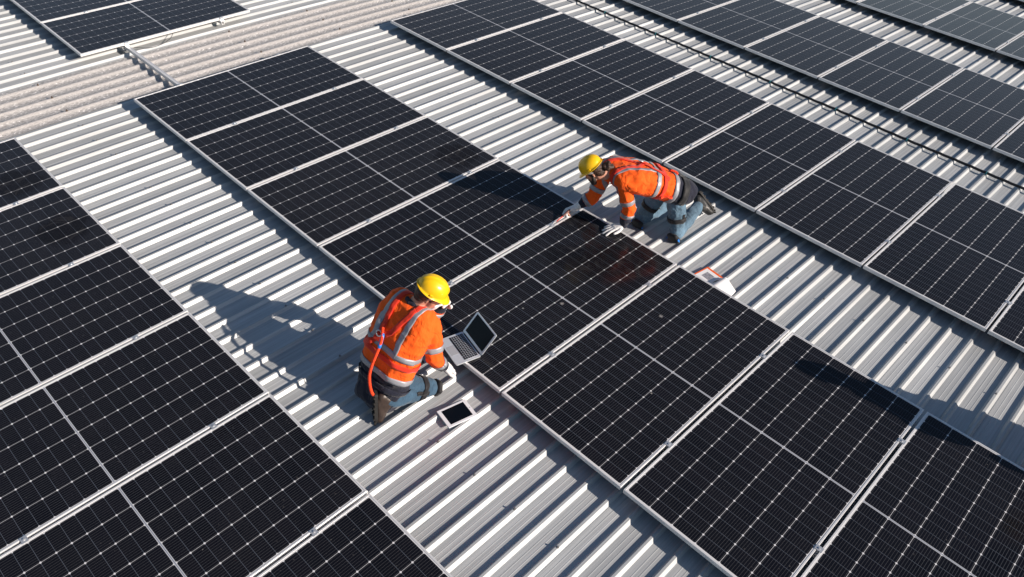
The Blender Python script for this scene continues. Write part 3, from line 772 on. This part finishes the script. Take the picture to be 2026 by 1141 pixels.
def build_worker(label, J, style):
    """J: joint positions in metres; everything is modelled in place and then moved into the frame of the person"""
    root = thing('person', J['ground'], label, 'person')
    V = {k: Vector(v) for k, v in J.items() if not isinstance(v, (int, float, str, list))}
    Rh = frame(V['look'], V['headup']); hc = V['head']
    right = V['right'].normalized(); pel, nk = V['pelvis'], V['neck']
    spine = (nk - pel); ax = spine.normalized(); rs = (V['shoulder_r'] - V['shoulder_l']).normalized()
    back = rs.cross(ax).normalized()
    if 'bend' in V: mid = (pel + nk) / 2 + V['bend']
    else: mid = (pel + nk) / 2
    def sp(t):
        a = pel.lerp(mid, t); b = mid.lerp(nk, t); return a.lerp(b, t)
    def rt(t): return right.lerp(rs, min(1, max(0, t))).normalized()
    # ---- the body: one continuous surface, slimmer than the clothes
    body = []
    body += head_pieces(hc, Rh, nk)
    body.append([(nk - ax * .03, .062), (V['shoulder_l'], .045), (V['shoulder_r'], .045)])
    for t0, t1 in ((0, .35), (.35, .7), (.7, .95)):
        body.append([(sp(t) + rt(t) * s * .085, .085) for t in (t0, t1) for s in (-1, 1)])
    for sd in 'lr':
        body.append([(V['shoulder_' + sd], .045), (V['elbow_' + sd], .040)]); body.append([(V['elbow_' + sd], .040), (V['wrist_' + sd], .027)])
        body.append([(V['hip_' + sd], .085), (V['knee_' + sd], .055)]); body.append([(V['knee_' + sd], .052), (V['ankle_' + sd], .038)])
        body += hand_pieces(V['wrist_' + sd], V['handf_' + sd], V['handn_' + sd], 1 if (sd == 'r') else -1, J.get('curl_' + sd, .4), k=.94)
    b = skin('body', body, M['skin'], root, .0065, 2); settle(b, root)
    for s in (-1, 1):
        bm = bmesh.new(); bmesh.ops.create_icosphere(bm, subdivisions=2, radius=.0105, matrix=Matrix.Translation(Rh @ Vector((s * .031, .083, .006)) * .92 + hc))
        settle(bm_obj('eye', bm, M['eye'], root, True), root)
    # ---- hair
    g = lambda x, y, z: Rh @ Vector((x, y, z)) * .93 + hc
    hp = [[(g(sx * .022, y, .036 + z), .064) for sx in (-1, 1) for (y, z) in ((-.050, .0), (.010, .008), (-.02, .03))], [(g(-.030, -.055, -.020), .040), (g(.030, -.055, -.020), .040), (g(0, -.060, -.050), .034), (g(0, -.07, .02), .045)]]
    for s in (-1, 1): hp.append([(g(s * .066, .018, .030), .014), (g(s * .068, .022, -.010), .009)])
    if style['bun']:
        for q in range(16):
            a = random.uniform(0, 2 * pi); e = random.uniform(-1, 1)
            hp.append([(g(.036 * cos(a), -.150 + .034 * sin(a), -.012 + .036 * e), .019), (g(.018 * cos(a + 1), -.140, -.012 + .020 * e), .022)])
        hp.append([(g(0, -.09, .0), .036), (g(0, -.15, -.012), .036)])
        for s in (-1, 1): hp.append([(g(s * .05, -.045, -.02), .024), (g(s * .03, -.085, -.03), .028)])
    h = skin('hair', hp, M['hair_brown'] if style['bun'] else M['hair'], root, .0065, 2, folds(.003, 40, 3.0, .002)); settle(h, root)
    if style['beard']:
        bp_ = [[(g(s * .066, .014, -.02), .012), (g(s * .058, .030, -.062), .020)] for s in (-1, 1)] + [[(g(s * .058, .030, -.062), .020), (g(s * .018, .078, -.100), .022)] for s in (-1, 1)]
        bp_ += [[(g(-.018, .078, -.100), .022), (g(.018, .078, -.100), .022), (g(0, .070, -.118), .018)], [(g(-.022, .093, -.046), .007), (g(.022, .093, -.046), .007)]]
        bp_ += [[(g(s * .030, .088, -.050), .008), (g(s * .036, .072, -.085), .014)] for s in (-1, 1)]
        h = skin('beard', bp_, M['hair'], root, .0055, 2, folds(.002, 50, 5.0, .0015)); settle(h, root)
    if style.get('mask'):
        mp = [[(g(-.034, .080, -.045), .014), (g(.034, .080, -.045), .014), (g(0, .108, -.045), .016), (g(0, .100, -.085), .014), (g(-.02, .078, -.09), .014), (g(.02, .078, -.09), .014)]]
        h = skin('face_mask', mp, M['mask'], root, .006, 3); settle(h, root)
    make_hat(root, hc + Rh @ Vector((0, -.004, .056)), Rh @ Matrix.Rotation(radians(style.get('hat_tilt', -6)), 3, 'X'), root)
    # ---- trousers
    jm = style['jeans']; tp = [[(pel + right * .075 + ax * .06, .104), (pel - right * .075 + ax * .06, .104), (V['hip_l'], .100), (V['hip_r'], .100)]]
    for sd in 'lr':
        h_, k_, a_ = V['hip_' + sd], V['knee_' + sd], V['ankle_' + sd]
        tp.append([(h_, .098), (h_.lerp(k_, .5), .084)]); tp.append([(h_.lerp(k_, .5), .084), (k_, .068)])
        tp.append([(k_, .066), (k_.lerp(a_, .45), .070)]); tp.append([(k_.lerp(a_, .45), .070), (k_.lerp(a_, .93), .058)])
    tr = skin('trousers', tp, jm, root, .009, 3, folds(.010, 11, 1.3)); 
    # ---- jacket: trunk and sleeves to below the elbow; navy hem, cuffs and collar are pieces of their own
    jp = []
    kb = style.get('bulk', 1.0); rings = [(t_, w_ * kb, r_ * kb) for t_, w_, r_ in ((.10, .088, .122), (.30, .092, .122), (.55, .105, .120), (.78, .125, .108), (.93, .120, .088))]
    for (t0, w0, r0), (t1, w1, r1) in zip(rings, rings[1:]):
        jp.append([(sp(t) + rt(t) * s * w_, r_) for (t, w_, r_) in ((t0, w0, r0), (t1, w1, r1)) for s in (-1, 1)])
    jp.append([(sp(.93) + rs * .10, .086), (sp(.93) - rs * .10, .086), (nk - ax * .01, .070)])
    cuffs = {}
    for sd in 'lr':
        s_, e_, w_ = V['shoulder_' + sd], V['elbow_' + sd], V['wrist_' + sd]; sg = 1 if sd == 'r' else -1
        jp.append([(sp(.90) + rs * sg * .10, .088), (s_, .076)])
        jp.append([(s_, .078), (s_.lerp(e_, .55), .070)]); jp.append([(s_.lerp(e_, .55), .070), (e_, .064)])
        cut = style['cut']; jp.append([(e_, .064), (e_.lerp(w_, cut), .058)])
        cuffs[sd] = (e_.lerp(w_, cut - .06), e_.lerp(w_, style.get('cuff_' + sd, .92)))
    jp += [[(sp(t) + rt(t) * s * w_, r_) for (t, w_, r_) in ((.12, .088, .121), (-.04, .090, .120)) for s in (-1, 1)]]
    jp += [[(sp(t) + rt(t) * s * w_ + back * dk, r_) for (t, w_, r_, dk) in ((.0, .088, .120, .0), (style.get('hem', -.12), .082, .108, .04)) for s in (-1, 1)]]
    for sd in 'lr':
        a, c = cuffs[sd]; jp += [[(a, .0575), (a.lerp(c, .5), .053)], [(a.lerp(c, .5), .053), (c, .047)]]
    ja = skin('jacket', jp, [M['orange'], M['navy']], root, .0085, 3, folds(.0125, 9, 4.1, .0015))
    segs = [(sp(0) - ax * .25, sp(.10), .19, 'hem'), (sp(.10), sp(.5), .19, ''), (sp(.5), nk, .18, '')]
    for sd in 'lr':
        s_, e_, w_ = V['shoulder_' + sd], V['elbow_' + sd], V['wrist_' + sd]; c_ = e_.lerp(w_, style['cut'] - .02)
        segs += [(s_, e_, .075, ''), (e_, c_, .062, ''), (c_, e_.lerp(w_, 1.2), .055, 'cuff')]
    torso_f = []
    for p in ja.data.polygons:
        best = None
        for gi, (A_, B_, r_, k_) in enumerate(segs):
            d_ = B_ - A_; t_ = min(1, max(0, (p.center - A_).dot(d_) / d_.length_squared)); dd = (p.center - (A_ + d_ * t_)).length / r_
            if best is None or dd < best[0]: best = (dd, k_, gi)
        p.material_index = 1 if best[1] else 0
        if best[2] < 3: torso_f.append(tuple(p.vertices))
    bto = BVHTree.FromPolygons([v.co.copy() for v in ja.data.vertices], torso_f)
    col = skin('collar', [[(nk + ax * .030 + rs * .066 * cos(a) + rs.cross(ax) * .066 * sin(a), .021), (nk + ax * .030 + rs * .066 * cos(a + .55) + rs.cross(ax) * .066 * sin(a + .55), .021)] for a in [i * pi / 6 for i in range(12)]], style['collar'], root, .007, 3, folds(.003, 20))
    bv = bvh_of(ja); bt = bvh_of(tr, ja)
    # ---- reflective tape: waist, hem, over each shoulder, two on each sleeve
    tapes = [ring_band('reflective_tape', bto, sp(.42), ax, .45, .044, .0035, M['tape'], ja, e1=back),
             ring_band('reflective_tape', bto, sp(.10), ax, .45, .046, .0045, M['tape'], ja, e1=back)]
    for s in (-1, 1):
        path = [sp(.40) + rs * s * .105 + back * .2, sp(.62) + rs * s * .115 + back * .2, sp(.84) + rs * s * .118 + back * .17, sp(1.02) + rs * s * .110 + back * .06, sp(1.03) + rs * s * .105 - back * .03, sp(.84) + rs * s * .105 - back * .2, sp(.60) + rs * s * .10 - back * .25, sp(.44) + rs * s * .10 - back * .25]
        tapes.append(strip('reflective_tape', bv, path, .048, .0035, M['tape'], ja, rows=5))
    for i, sd in enumerate('lr'):
        s_, e_, w_ = V['shoulder_' + sd], V['elbow_' + sd], V['wrist_' + sd]
        tapes.append(ring_band('reflective_tape', bv, s_.lerp(e_, .68), e_ - s_, .105, .045, .0035, M['tape'], ja, n=40))
        tapes.append(ring_band('reflective_tape', bv, e_.lerp(w_, style['cut'] - .02), w_ - e_, .105, .042, .0035, M['tape'], ja, n=40))
    for o in tapes: settle(o, root)
    # ---- harness
    hs = thing_part = None
    td, ld = J.get('dring', .6), J.get('dlat', 0.0); bk = back * .14
    D = sp(td) + rs * ld + bk
    L = []
    ha = strip('harness', bv, [sp(1.0) - rs * .085 + back * .06, sp(.90) - rs * .080 + back * .12, sp((td + .90) / 2) - rs * .07 + bk, D], .042, .008, M['red_web'], root, rows=4)
    L.append(strip('harness_strap', bv, [sp(1.0) + rs * .085 + back * .06, sp(.88) + rs * .070 + back * .12, sp((td + .85) / 2) + rs * .03 + bk, D, sp(td - .10) - rs * .10 + bk, sp(.32) - rs * .16 + back * .08], .042, .011, M['red_web'], ha, rows=4))
    for s in (-1, 1):
        L.append(strip('harness_strap', bv, [sp(1.0) + rs * s * .085 + back * .06, sp(1.03) + rs * s * .085, sp(.90) + rs * s * .085 - back * .12, sp(.6) + rs * s * .09 - bk, sp(.36) + rs * s * .13 - back * .1], .042, .009, M['red_web'], ha, rows=4))
    L.append(ring_band('harness_strap', bto, sp(.31), ax, .45, .040, .009, M['red_web'], ha, e1=back))
    L.append(ring_band('belt', bto, sp(-.07), ax, .45, .045 if not style['bun'] else .075, .012, M['black_web'] if style['bun'] else M['navy'], ha, e1=back))
    bm = bmesh.new(); q = bv.find_nearest(D)
    Rq = frame(ax, q[1]); add_box(bm, q[0] + q[1] * .016, (.060, .060, .006), Rq, bevel=.004)
    ring = [q[0] + q[1] * .022 + Rq @ Vector((.022 * cos(a), .03 + .022 * sin(a), .0)) for a in [2 * pi * i / 14 for i in range(15)]]
    L.append(bm_obj('back_plate', bm, M['red_web'], ha))
    bm = bmesh.new(); add_tube(bm, ring, .0045, 8); L.append(bm_obj('ring', bm, M['galv'], ha, True))
    for sd in 'lr':
        h_, k_ = V['hip_' + sd], V['knee_' + sd]
        L.append(ring_band('leg_loop', bt, h_.lerp(k_, style.get('loop', .62)), k_ - h_, .17, .045, .006, M['black_web'], ha, n=40))
        L.append(strip('leg_strap', bt, [h_.lerp(k_, q_) + right * (.13 if sd == 'r' else -.13) for q_ in (.36, .46, .54, style.get('loop', .62))], .032, .005, M['black_web'], ha, rows=3))
    settle(ha, root)
    for o in L: settle(o, root)
    # ---- gloves, boots, knee pads
    for sd in 'lr':
        pcs = hand_pieces(V['wrist_' + sd], V['handf_' + sd], V['handn_' + sd], 1 if sd == 'r' else -1, J.get('curl_' + sd, .4), tcurl=J.get('tcurl_' + sd, .4), spread=J.get('spread_' + sd, .1), k=1.14, fingers=J.get('fing_' + sd))
        fwd = V['handf_' + sd].normalized(); ba = (V['elbow_' + sd] - V['wrist_' + sd]).normalized()
        pcs.append([(V['wrist_' + sd], .033), (V['wrist_' + sd] + ba * .035, .036)])
        o = skin('glove', pcs, M['glove'], root, .0042, 2, folds(.0012, 60, 9.0)); settle(o, root)
        make_boot(root, V['ankle_' + sd], V['knee_' + sd] - V['ankle_' + sd], V['toe_' + sd], V['footup_' + sd], style['boot'], root)
        knee_pad(root, V['knee_' + sd] + V['padoff_' + sd], V['padoff_' + sd], V['hip_' + sd] - V['knee_' + sd], root)
    # ---- rope and hook
    if 'rope' in J:
        bm = bmesh.new(); rp_ = []
        for p in J['rope']:
            p = Vector(p); h_ = bt.find_nearest(p)
            if (p - h_[0]).dot(h_[1]) < .013: p = h_[0] + h_[1] * .015
            rp_.append(p)
        c = spline(rp_, 14)
        for i_, p in enumerate(c):
            h_ = bt.find_nearest(p)
            if (p - h_[0]).dot(h_[1]) < .013: c[i_] = h_[0] + h_[1] * .020
        for ph in range(3):
            pts = []
            for i, p in enumerate(c):
                t = (c[min(i + 1, len(c) - 1)] - c[max(i - 1, 0)]).normalized(); a = Vector((0, 0, 1)) if abs(t.z) < .9 else Vector((1, 0, 0))
                e1 = t.cross(a).normalized(); e2 = t.cross(e1); w_ = i * 0.9 + ph * 2 * pi / 3
                pts.append(p + (e1 * cos(w_) + e2 * sin(w_)) * .0055)
            add_tube(bm, pts, .0068, 7)
        ro = bm_obj('rope', bm, M['rope'], root, True); settle(ro, root)
        if 'hook' in J:
            bm = bmesh.new(); a, c2 = Vector(J['hook'][0]), Vector(J['hook'][1]); add_tube(bm, [a, a.lerp(c2, .15), a.lerp(c2, .85), c2], [.009, .014, .014, .010], 10)
            o = bm_obj('rope_sleeve', bm, M['blue_plastic'], ro, True); settle(o, root)
    for o in [tr, ja, col]: settle(o, root)
    return root
def Q(u, v, h): return tuple(P(u, v, h))

# kneeling beside the laptop, seen from behind
W1 = dict(ground=P(5.22, -.5, 0), head=Q(5.265, -.262, .915), look=(.62, .60, -.46), headup=(.35, .4, .85),
          neck=Q(5.185, -.325, .795), pelvis=Q(5.18, -.60, .295), right=(1, .06, 0), bend=(0, -.045, .04),
          shoulder_l=Q(4.985, -.305, .715), shoulder_r=Q(5.350, -.315, .70), elbow_r=Q(5.395, -.335, .46), wrist_r=Q(5.395, -.245, .285),
          elbow_l=Q(5.13, -.14, .53), wrist_l=Q(5.235, -.105, .715), handf_r=(.05, .75, -.6), handn_r=(.3, .5, .7), handf_l=(.40, -.12, .75), handn_l=(-.2, .8, -.1),
          hip_l=Q(5.09, -.585, .25), hip_r=Q(5.27, -.585, .235), knee_r=Q(5.345, -.325, .075), knee_l=Q(5.03, -.22, .37), ankle_r=Q(5.315, -.70, .185), ankle_l=Q(5.04, -.34, .10),
          toe_r=(.05, -.12, -1), footup_r=(.50, .82, -.1), toe_l=(.0, 1, -.02), footup_l=(0, .02, 1), padoff_r=(.01, .045, -.03), padoff_l=(0, .06, .0),
          curl_r=.5, curl_l=.7,
          rope=[(5.14, -0.575, 0.565), (5.190, -.625, .535), (5.208, -.660, .493), (5.214, -.702, .433), (5.212, -.738, .362), (5.215, -.767, .282), (5.232, -.782, .202), (5.262, -.790, .150), (5.275, -.775, .115)],
          hook=[(5.175, -.600, .552), (5.214, -.672, .480)], dring=.50, dlat=-.055)
w1 = build_worker('kneeling worker in yellow hard hat and orange jacket, seen from behind beside the laptop', W1,
             dict(bun=False, beard=False, mask=True, jeans=M['jeans_dark'], boot=M['boot'], cut=.62, cuff_r=.90, cuff_l=.9, collar=M['navy'], loop=.72, hem=-.30, bulk=1.06))

# on hands and knees at the panel edge
W2 = dict(ground=P(5.2, 2.7, 0), head=Q(4.795, 2.135, .700), look=(-.66, -.34, -.66), headup=(-.5, -.3, .8),
          neck=Q(4.895, 2.265, .670), pelvis=Q(5.27, 2.76, .50), right=(-.97, .10, 0), bend=(.02, .02, .07),
          shoulder_l=Q(5.055, 2.275, .620), shoulder_r=Q(4.765, 2.375, .595), elbow_l=Q(5.125, 2.315, .385), wrist_l=Q(5.115, 2.300, .195), elbow_r=Q(4.735, 2.275, .33), wrist_r=Q(4.632, 2.170, .200),
          handf_l=(-.50, -.84, -.16), handn_l=(-.05, -.12, 1), handf_r=(-.45, -.80, -.25), handn_r=(-.35, .25, .9), hip_l=Q(5.345, 2.735, .46), hip_r=Q(5.175, 2.775, .46),
          knee_l=Q(5.450, 2.735, .080), knee_r=Q(5.075, 2.655, .080), ankle_l=Q(5.375, 3.185, .175), ankle_r=Q(5.150, 3.12, .16), toe_l=(.62, .34, -.70), footup_l=(.15, -.9, -.25), toe_r=(-.05, .5, -.86), footup_r=(0, -.87, -.4),
          padoff_l=(.01, -.045, -.035), padoff_r=(0, -.045, -.035), curl_l=.16, tcurl_l=.1, spread_l=.26, curl_r=.85, tcurl_r=.9, spread=.2,
          rope=[(5.246, 2.70, .519), (5.314, 2.732, .479), (5.344, 2.744, .439), (5.364, 2.618, .42), (5.343, 2.46, .411)], dring=.60, dlat=0)
w2 = build_worker('ponytailed bearded worker in yellow hard hat leaning on a panel with gloved hands', W2,
             dict(bun=True, beard=True, jeans=M['jeans'], boot=M['boot_black'], bulk=1.06, cut=.40, cuff_r=.62, cuff_l=.94, collar=M['orange'], loop=.60))
# a third worker kneels just outside the frame on the right and throws the shadow seen there
w3 = copy_tree(w1); w3.rotation_euler = (0, 0, radians(150)); w3.location = P(9.25, 2.82, 0)
tag(w3, 'kneeling worker at the right edge whose shadow falls across the panel corner', 'person')

# ------------------------------------------------------------------ laptop on the panel edge
M['alu_body'] = simple('laptop_aluminium', (0.74, 0.77, 0.80), 0.36, 0.45, var=0.03, scale=30)
M['key'] = simple('black_key', (0.010, 0.010, 0.011), 0.45)
M['screen'] = simple('dark_screen', (0.003, 0.0045, 0.008), 0.22, spec=0.14)
M['white_plastic'] = simple('white_plastic', (0.74, 0.76, 0.79), 0.35)
def laptop():
    A = Vector((5.127, .209, 0)); B = Vector((5.418, .133, 0)); c = (A + B) / 2; z0 = zs(.1) + .0012
    t = thing('laptop', (c.x, c.y, z0), 'open silver laptop with black screen standing on the edge of a panel', 'laptop')
    t.rotation_euler = (0, 0, math.atan2(B.y - A.y, B.x - A.x))
    W_, D_, H_ = .304, .212, .012                       # local: x along the hinge, -y towards the user
    def rounded(bm, x0, x1, y0, y1, z0, z1, r=.012, n=5, M4=None):
        pts = []
        for cx, cy, a0 in ((x1 - r, y1 - r, 0), (x0 + r, y1 - r, pi / 2), (x0 + r, y0 + r, pi), (x1 - r, y0 + r, 3 * pi / 2)):
            for i in range(n + 1): pts.append((cx + r * cos(a0 + pi / 2 * i / n), cy + r * sin(a0 + pi / 2 * i / n)))
        f = (lambda v: M4 @ v) if M4 is not None else (lambda v: v)
        lo = [bm.verts.new(f(Vector((x, y, z0)))) for x, y in pts]; hi = [bm.verts.new(f(Vector((x, y, z1)))) for x, y in pts]
        bm.faces.new(lo[::-1]); bm.faces.new(hi)
        for i in range(len(pts)): bm.faces.new((lo[i], lo[(i + 1) % len(pts)], hi[(i + 1) % len(pts)], hi[i]))
    bm = bmesh.new(); rounded(bm, -W_ / 2, W_ / 2, -D_, 0.004, .002, H_)
    for sx in (-1, 1):
        for y in (-.02, -D_ + .02): bmesh.ops.create_cone(bm, cap_ends=True, segments=12, radius1=.006, radius2=.006, depth=.002, matrix=Matrix.Translation((sx * .13, y, .001)))
    base = bm_obj('base', bm, M['alu_body'], t)
    bm = bmesh.new(); rounded(bm, -.136, .136, -.117, -.012, H_ + .0002, H_ + .0006, .004)
    well = bm_obj('keyboard', bm, M['alu_body'], t)
    bm = bmesh.new()
    rows_ = [14, 14, 14, 13, 12]; 
    for r, n in enumerate(rows_):
        y = -.030 - r * .0185; w_ = .264 / n
        for i in range(n): add_box(bm, (-.132 + w_ * (i + .5), y, H_ + .0014), (w_ - .0046, .0138, .0018))
    for i in range(14): add_box(bm, (-.132 + .264 / 14 * (i + .5), -.0165, H_ + .0014), (.264 / 14 - .003, .0075, .0018))
    xs_ = [(-.132, .018), (-.113, .018), (-.094, .018), (-.075, .022), (-.052, .100), (.049, .022), (.072, .018), (.094, .016), (.112, .020)]
    for x0, w_ in xs_: add_box(bm, (x0 + w_ / 2, -.1225 + .0, H_ + .0014), (w_ - .002, .0150, .0018))
    bm_obj('keys', bm, M['key'], well)
    bm = bmesh.new(); rounded(bm, -.050, .050, -.200, -.135, H_ + .0002, H_ + .0007, .004); bm_obj('touchpad', bm, simple('touchpad', (0.50, 0.51, 0.53), 0.3, 0.3), t)
    bm = bmesh.new(); bmesh.ops.create_cone(bm, cap_ends=True, segments=12, radius1=.0055, radius2=.0055, depth=.250, matrix=Matrix.Translation((0, .003, H_)) @ Matrix.Rotation(pi / 2, 4, 'Y'))
    bm_obj('hinge', bm, M['key'], t)
    # lid leaning back
    Ml = Matrix.Translation((0, .004, H_)) @ Matrix.Rotation(radians(180 - 128), 4, 'X') if False else Matrix.Translation((0, .004, H_ + .001)) @ Matrix.Rotation(radians(52), 4, 'X')
    bm = bmesh.new(); rounded(bm, -W_ / 2, W_ / 2, .002, .208, -.0062, -.0005, .012, M4=Ml); lid = bm_obj('lid', bm, M['alu_body'], t)
    bm = bmesh.new(); rounded(bm, -.134, .134, .026, .196, -.0004, .0003, .002, M4=Ml); bm_obj('display', bm, M['screen'], lid)
laptop()

# ------------------------------------------------------------------ tablet resting on two roof ribs
def tablet():
    c = Vector((5.645, -.319)); z = zr(-.319) + .0260
    t = thing('tablet', (c.x, c.y, z), 'white tablet with a dark screen lying on the roof ribs', 'tablet')
    t.rotation_euler = (radians(.6), radians(1.0), math.atan2(.23, .045))
    bm = bmesh.new(); add_box(bm, (0, 0, .0045), (.246, .180, .008), bevel=.0035); b = bm_obj('body', bm, M['white_plastic'], t)
    bm = bmesh.new(); add_box(bm, (0, 0, .0088), (.188, .140, .0008)); bm_obj('screen', bm, M['screen'], t)
    bm = bmesh.new(); bmesh.ops.create_cone(bm, cap_ends=True, segments=20, radius1=.006, radius2=.006, depth=.0008, matrix=Matrix.Translation((.109, 0, .0088))); bm_obj('button', bm, M['grey_plastic'], t)
tablet()

# ------------------------------------------------------------------ clipboard with papers beside the middle row
def clipboard():
    M['board'] = simple('orange_board', (0.90, 0.13, 0.008), 0.45, var=0.05)
    M['paper'] = simple('white_paper', (0.80, 0.80, 0.80), 0.7, var=0.02, scale=20)
    g = NG('grey_print'); co = g.coords(); n = g.noise(co, 130, 4, 0.7)
    m = g.set(Base_Color=g.mix(g.ramp(n, .35, .65), (0.10, 0.10, 0.12, 1), (0.42, 0.42, 0.46, 1)), Roughness=0.7)
    t = thing('clipboard', (5.917, 2.592, zr(2.55) + .0260), 'orange edged clipboard with curling white papers lying beside the middle panels', 'clipboard')
    t.rotation_euler = (0, 0, math.atan2(-.030, .210))
    bm = bmesh.new(); add_box(bm, (.140, -.115, .0015), (.28, .23, .003), bevel=.001); bm_obj('board', bm, M['board'], t)
    bm = bmesh.new(); add_box(bm, (.145, -.1255, .0035), (.262, .201, .0006)); pg = bm_obj('page', bm, M['paper'], t)
    bm = bmesh.new(); add_box(bm, (.094, -.105, .0041), (.085, .085, .0004)); bm_obj('printed_picture', bm, m, pg)
    # upper page bent up into an arch
    prof = [(.160, .005), (.180, .009), (.200, .021), (.218, .040), (.234, .051), (.254, .054), (.283, .047), (.320, .034), (.360, .020), (.395, .010)]
    n = 12; sp_ = spline([(x, 0, z) for x, z in prof], 4); verts = []; faces = []
    for i, p in enumerate(sp_):
        for j in range(n + 1):
            y = -.026 - .190 * j / n; k = i / (len(sp_) - 1)
            verts.append((p.x + .022 * k * (j / n - .5) + .010 * sin(j / n * 3) * k, y - .03 * k * k, p.z + .006 * sin(j / n * pi) * sin(k * pi) - .003 * k * sin(j / n * 5)))
    for i in range(len(sp_) - 1):
        for j in range(n): a = i * (n + 1) + j; faces.append((a, a + 1, a + n + 2, a + n + 1))
    cp = thicken('curled_page', verts, faces, .0006, M['paper'], t)
    # a dark printed block on the shaded slope
    q = [(.176, -.060), (.200, -.060)]; vv = []; 
    def onpage(x, y):
        for a, b in zip(sp_, sp_[1:]):
            if a.x <= x <= b.x: 
                k = (x - a.x) / max(1e-6, b.x - a.x); return Vector((x, y, a.z + (b.z - a.z) * k + .0022))
    xs_ = [.186 + .006 * i for i in range(6)]
    for x in xs_: vv += [onpage(x, -.085), onpage(x, -.150)]
    ff = [(2 * i, 2 * i + 1, 2 * i + 3, 2 * i + 2) for i in range(5)]
    thicken('printed_block', vv, ff, .0004, M['key'], cp)
clipboard()

# ------------------------------------------------------------------ screwdriver in the right glove, working on a clamp
def screwdriver():
    a = Vector((4.625, 1.856, .004)); b = Vector((4.622, 1.985, .030)); c = Vector((4.618, 2.10, .062))
    t = thing('screwdriver', a, 'red handled screwdriver held in a white glove at the panel seam', 'screwdriver')
    bm = bmesh.new(); add_tube(bm, [a - a, a.lerp(b, .35) - a], .0028, 8); bm_obj('tip', bm, M['galv'], t, True)
    bm = bmesh.new(); add_tube(bm, [a.lerp(b, .30) - a, b - a], .0050, 8); bm_obj('shaft', bm, M['red_web'], t, True)
    bm = bmesh.new(); p = lambda k: b.lerp(c, k) - a
    add_tube(bm, [p(-.02), p(.02), p(.12), p(.6), p(.95), p(1)], [.006, .0095, .0085, .0115, .0115, .007], 10)
    bm_obj('handle', bm, simple('dark_red_handle', (0.10, 0.02, 0.012), 0.4), t, True)
screwdriver()
